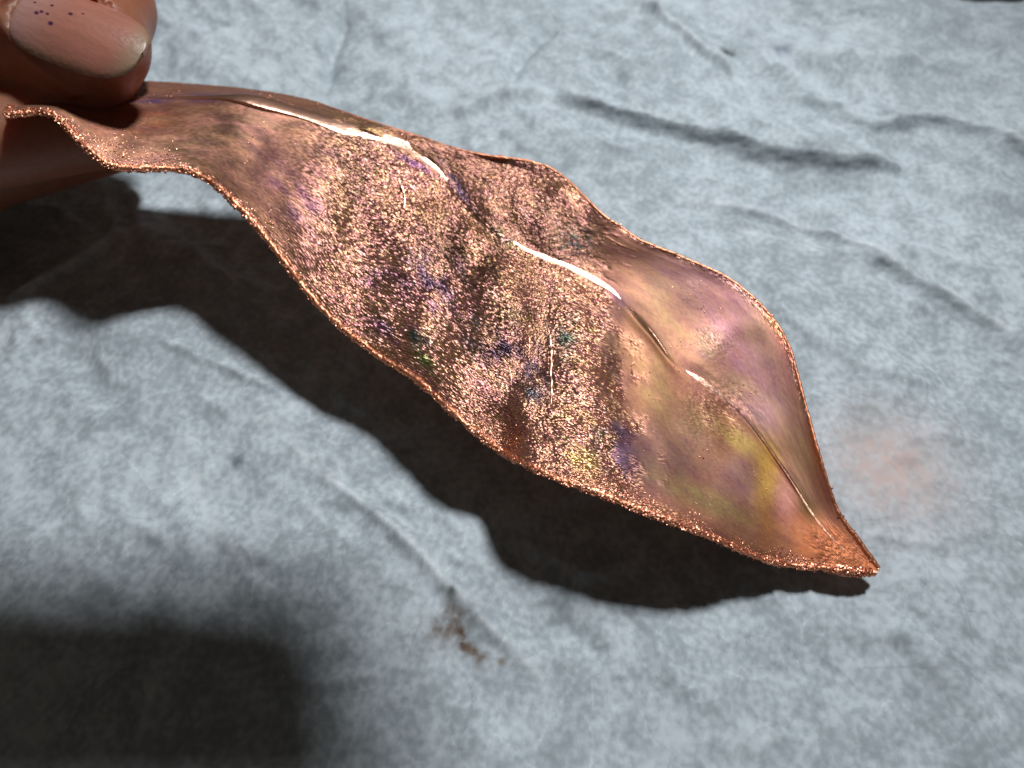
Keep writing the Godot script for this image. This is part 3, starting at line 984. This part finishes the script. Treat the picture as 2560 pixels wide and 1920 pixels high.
	for i in NU:
		var y := lerpf(-1.0, 1.0, i / (NU - 1.0))
		for j in NV:
			var t := lerpf(-1.0, 1.0, j / (NV - 1.0))
			var ex := 2.5 if y > 0.0 else 3.6
			var half := pow(maxf(0.0, 1.0 - pow(absf(y), ex)), 1.0 / ex)
			var x := t * half
			var o := nail_c + nail_s * x * NAIL_W + nail_l * y * NAIL_L
			var drop := nail_drop(x, y) + 0.0010 * smoothstep(-0.86, -1.0, y) + 0.0004 * pow(absf(t), 10.0)
			p.append(o + nail_n * (nail_top - drop))
			uv.append(Vector2((y + 1.0) * 0.5, (x + 1.0) * 0.5))
	var NW := 256
	var im := Image.create(NW, 160, false, Image.FORMAT_RGB8)
	var nn := noise(95, 0.03, FastNoiseLite.TYPE_SIMPLEX_SMOOTH, 3)
	for yy in 160:
		for xx in NW:
			var u := xx / (NW - 1.0)
			var w := yy / 159.0 * 2.0 - 1.0
			var c := Color(0.31, 0.125, 0.088)
			c = c.lerp(Color(0.32, 0.18, 0.155), 1.0 - smoothstep(0.0, 0.45, u))
			c = c.lerp(Color(0.26, 0.165, 0.105), smoothstep(0.80, 0.97, u + 0.06 * w * w))
			c = c.lerp(Color(0.30, 0.20, 0.10), 0.7 * smoothstep(0.72, 1.0, -w) * (1.0 - u))
			var f := 1.0 + 0.12 * nn.get_noise_2d(xx * 0.4, yy * 2.0)
			im.set_pixel(xx, yy, Color(c.r * f, c.g * f, c.b * f).linear_to_srgb())
	# purple specks on the nail
	for s in [[0.215, -0.10, 4.2], [0.345, -0.22, 4.8], [0.24, -0.02, 3.6], [0.275, 0.24, 3.2], [0.29, -0.02, 3.2], [0.43, 0.20, 4.2], [0.16, 0.16, 2.5], [0.50, 0.34, 2.4]]:
		for yy in range(-6, 7):
			for xx in range(-6, 7):
				var X := int(s[0] * 255) + xx
				var Y := int((s[1] + 1) * 80) + yy
				if X >= 0 and Y >= 0 and X < NW and Y < 160:
					var w := exp(-pow(Vector2(xx, yy * 1.2).length() / s[2], 4.0))
					im.set_pixel(X, Y, im.get_pixel(X, Y).lerp(Color(0.20, 0.08, 0.19), w * 0.92))
	var nail_m := StandardMaterial3D.new()
	nail_m.albedo_texture = tex(im)
	nail_m.roughness = 0.36
	nail_m.metallic_specular = 0.5
	var rg := noise(96, 0.06, FastNoiseLite.TYPE_SIMPLEX_SMOOTH, 3).get_image(256, 256, false, false, true)
	rg.bump_map_to_normal_map(1.5)
	nail_m.normal_enabled = true
	nail_m.normal_texture = tex(rg)
	nail_m.normal_scale = 0.35
	nail_m.uv1_scale = Vector3(1, 1, 1)
	var no := put("thumbnail", grid(NU, NV, p, uv, true), nail_m, hand)
	no.set_meta("label", "pink thumbnail with tiny purple specks and a pale free edge")

func surface_nets(cell: float) -> ArrayMesh:
	# blocks of 5 x 5 x 5 cells near the surface, then one vertex in each cell that the surface crosses
	var lo := Vector3.INF
	var hi := -Vector3.INF
	for b in bones:
		var r: float = maxf(b[2], b[3]) + 0.004
		for q in [b[0], b[1]]:
			lo = lo.min(q - Vector3.ONE * r)
			hi = hi.max(q + Vector3.ONE * r)
	var B := 5
	var bs := cell * B
	var nb := Vector3i(((hi - lo) / bs).ceil()) + Vector3i.ONE
	var vals := {}
	var verts := PackedVector3Array()
	var where := {}
	var key := func(i: int, j: int, k: int) -> int: return (i * 2048 + j) * 2048 + k
	var cells := []
	for bx in nb.x:
		for by in nb.y:
			for bz in nb.z:
				var c := lo + (Vector3(bx, by, bz) + Vector3.ONE * 0.5) * bs
				if absf(flesh(c)) > bs * 1.15 + 0.0025:
					continue
				for i in B + 1:
					for j in B + 1:
						for k in B + 1:
							var X := bx * B + i
							var Y := by * B + j
							var Z := bz * B + k
							var id: int = (X * 2048 + Y) * 2048 + Z
							if not vals.has(id):
								vals[id] = flesh(lo + Vector3(X, Y, Z) * cell)
				for i in B:
					for j in B:
						for k in B:
							cells.append(Vector3i(bx * B + i, by * B + j, bz * B + k))
	var offs := [Vector3i(0, 0, 0), Vector3i(1, 0, 0), Vector3i(0, 1, 0), Vector3i(1, 1, 0), Vector3i(0, 0, 1), Vector3i(1, 0, 1), Vector3i(0, 1, 1), Vector3i(1, 1, 1)]
	var edges := [[0, 1], [2, 3], [4, 5], [6, 7], [0, 2], [1, 3], [4, 6], [5, 7], [0, 4], [1, 5], [2, 6], [3, 7]]
	for c in cells:
		var f := PackedFloat32Array()
		f.resize(8)
		var neg := 0
		for k in 8:
			var o: Vector3i = c + offs[k]
			f[k] = vals[(o.x * 2048 + o.y) * 2048 + o.z]
			if f[k] < 0.0:
				neg += 1
		if neg == 0 or neg == 8:
			continue
		var sum := Vector3.ZERO
		var cnt := 0
		for e in edges:
			var a := f[e[0]]
			var b := f[e[1]]
			if (a < 0.0) != (b < 0.0):
				sum += Vector3(offs[e[0]]).lerp(Vector3(offs[e[1]]), a / (a - b))
				cnt += 1
		where[(c.x * 2048 + c.y) * 2048 + c.z] = verts.size()
		verts.append(lo + (Vector3(c) + sum / cnt) * cell)
	var idx := PackedInt32Array()
	var axes := [[Vector3i(1, 0, 0), Vector3i(0, 1, 0), Vector3i(0, 0, 1)], [Vector3i(0, 1, 0), Vector3i(0, 0, 1), Vector3i(1, 0, 0)], [Vector3i(0, 0, 1), Vector3i(1, 0, 0), Vector3i(0, 1, 0)]]
	for c in cells:
		var id0: int = (c.x * 2048 + c.y) * 2048 + c.z
		if not where.has(id0):
			continue
		var a: float = vals[id0]
		for ax in axes:
			var o: Vector3i = c + ax[0]
			var b: float = vals[(o.x * 2048 + o.y) * 2048 + o.z]
			if (a < 0.0) == (b < 0.0):
				continue
			var q := []
			for w in [c, c - ax[1], c - ax[1] - ax[2], c - ax[2]]:
				var id: int = (w.x * 2048 + w.y) * 2048 + w.z
				if where.has(id):
					q.append(where[id])
			if q.size() < 4:
				continue
			if a < 0.0:
				idx.append_array(PackedInt32Array([q[0], q[2], q[1], q[0], q[3], q[2]]))
			else:
				idx.append_array(PackedInt32Array([q[0], q[1], q[2], q[0], q[2], q[3]]))
	var nrm := PackedVector3Array()
	nrm.resize(verts.size())
	for k in verts.size():
		var v := verts[k]
		var h := cell * 0.5
		nrm[k] = Vector3(flesh(v + Vector3(h, 0, 0)) - flesh(v - Vector3(h, 0, 0)), flesh(v + Vector3(0, h, 0)) - flesh(v - Vector3(0, h, 0)), flesh(v + Vector3(0, 0, h)) - flesh(v - Vector3(0, 0, h))).normalized()
	var arr := []
	arr.resize(Mesh.ARRAY_MAX)
	arr[Mesh.ARRAY_VERTEX] = verts
	arr[Mesh.ARRAY_NORMAL] = nrm
	arr[Mesh.ARRAY_INDEX] = idx
	var me := ArrayMesh.new()
	me.add_surface_from_arrays(Mesh.PRIMITIVE_TRIANGLES, arr)
	return me
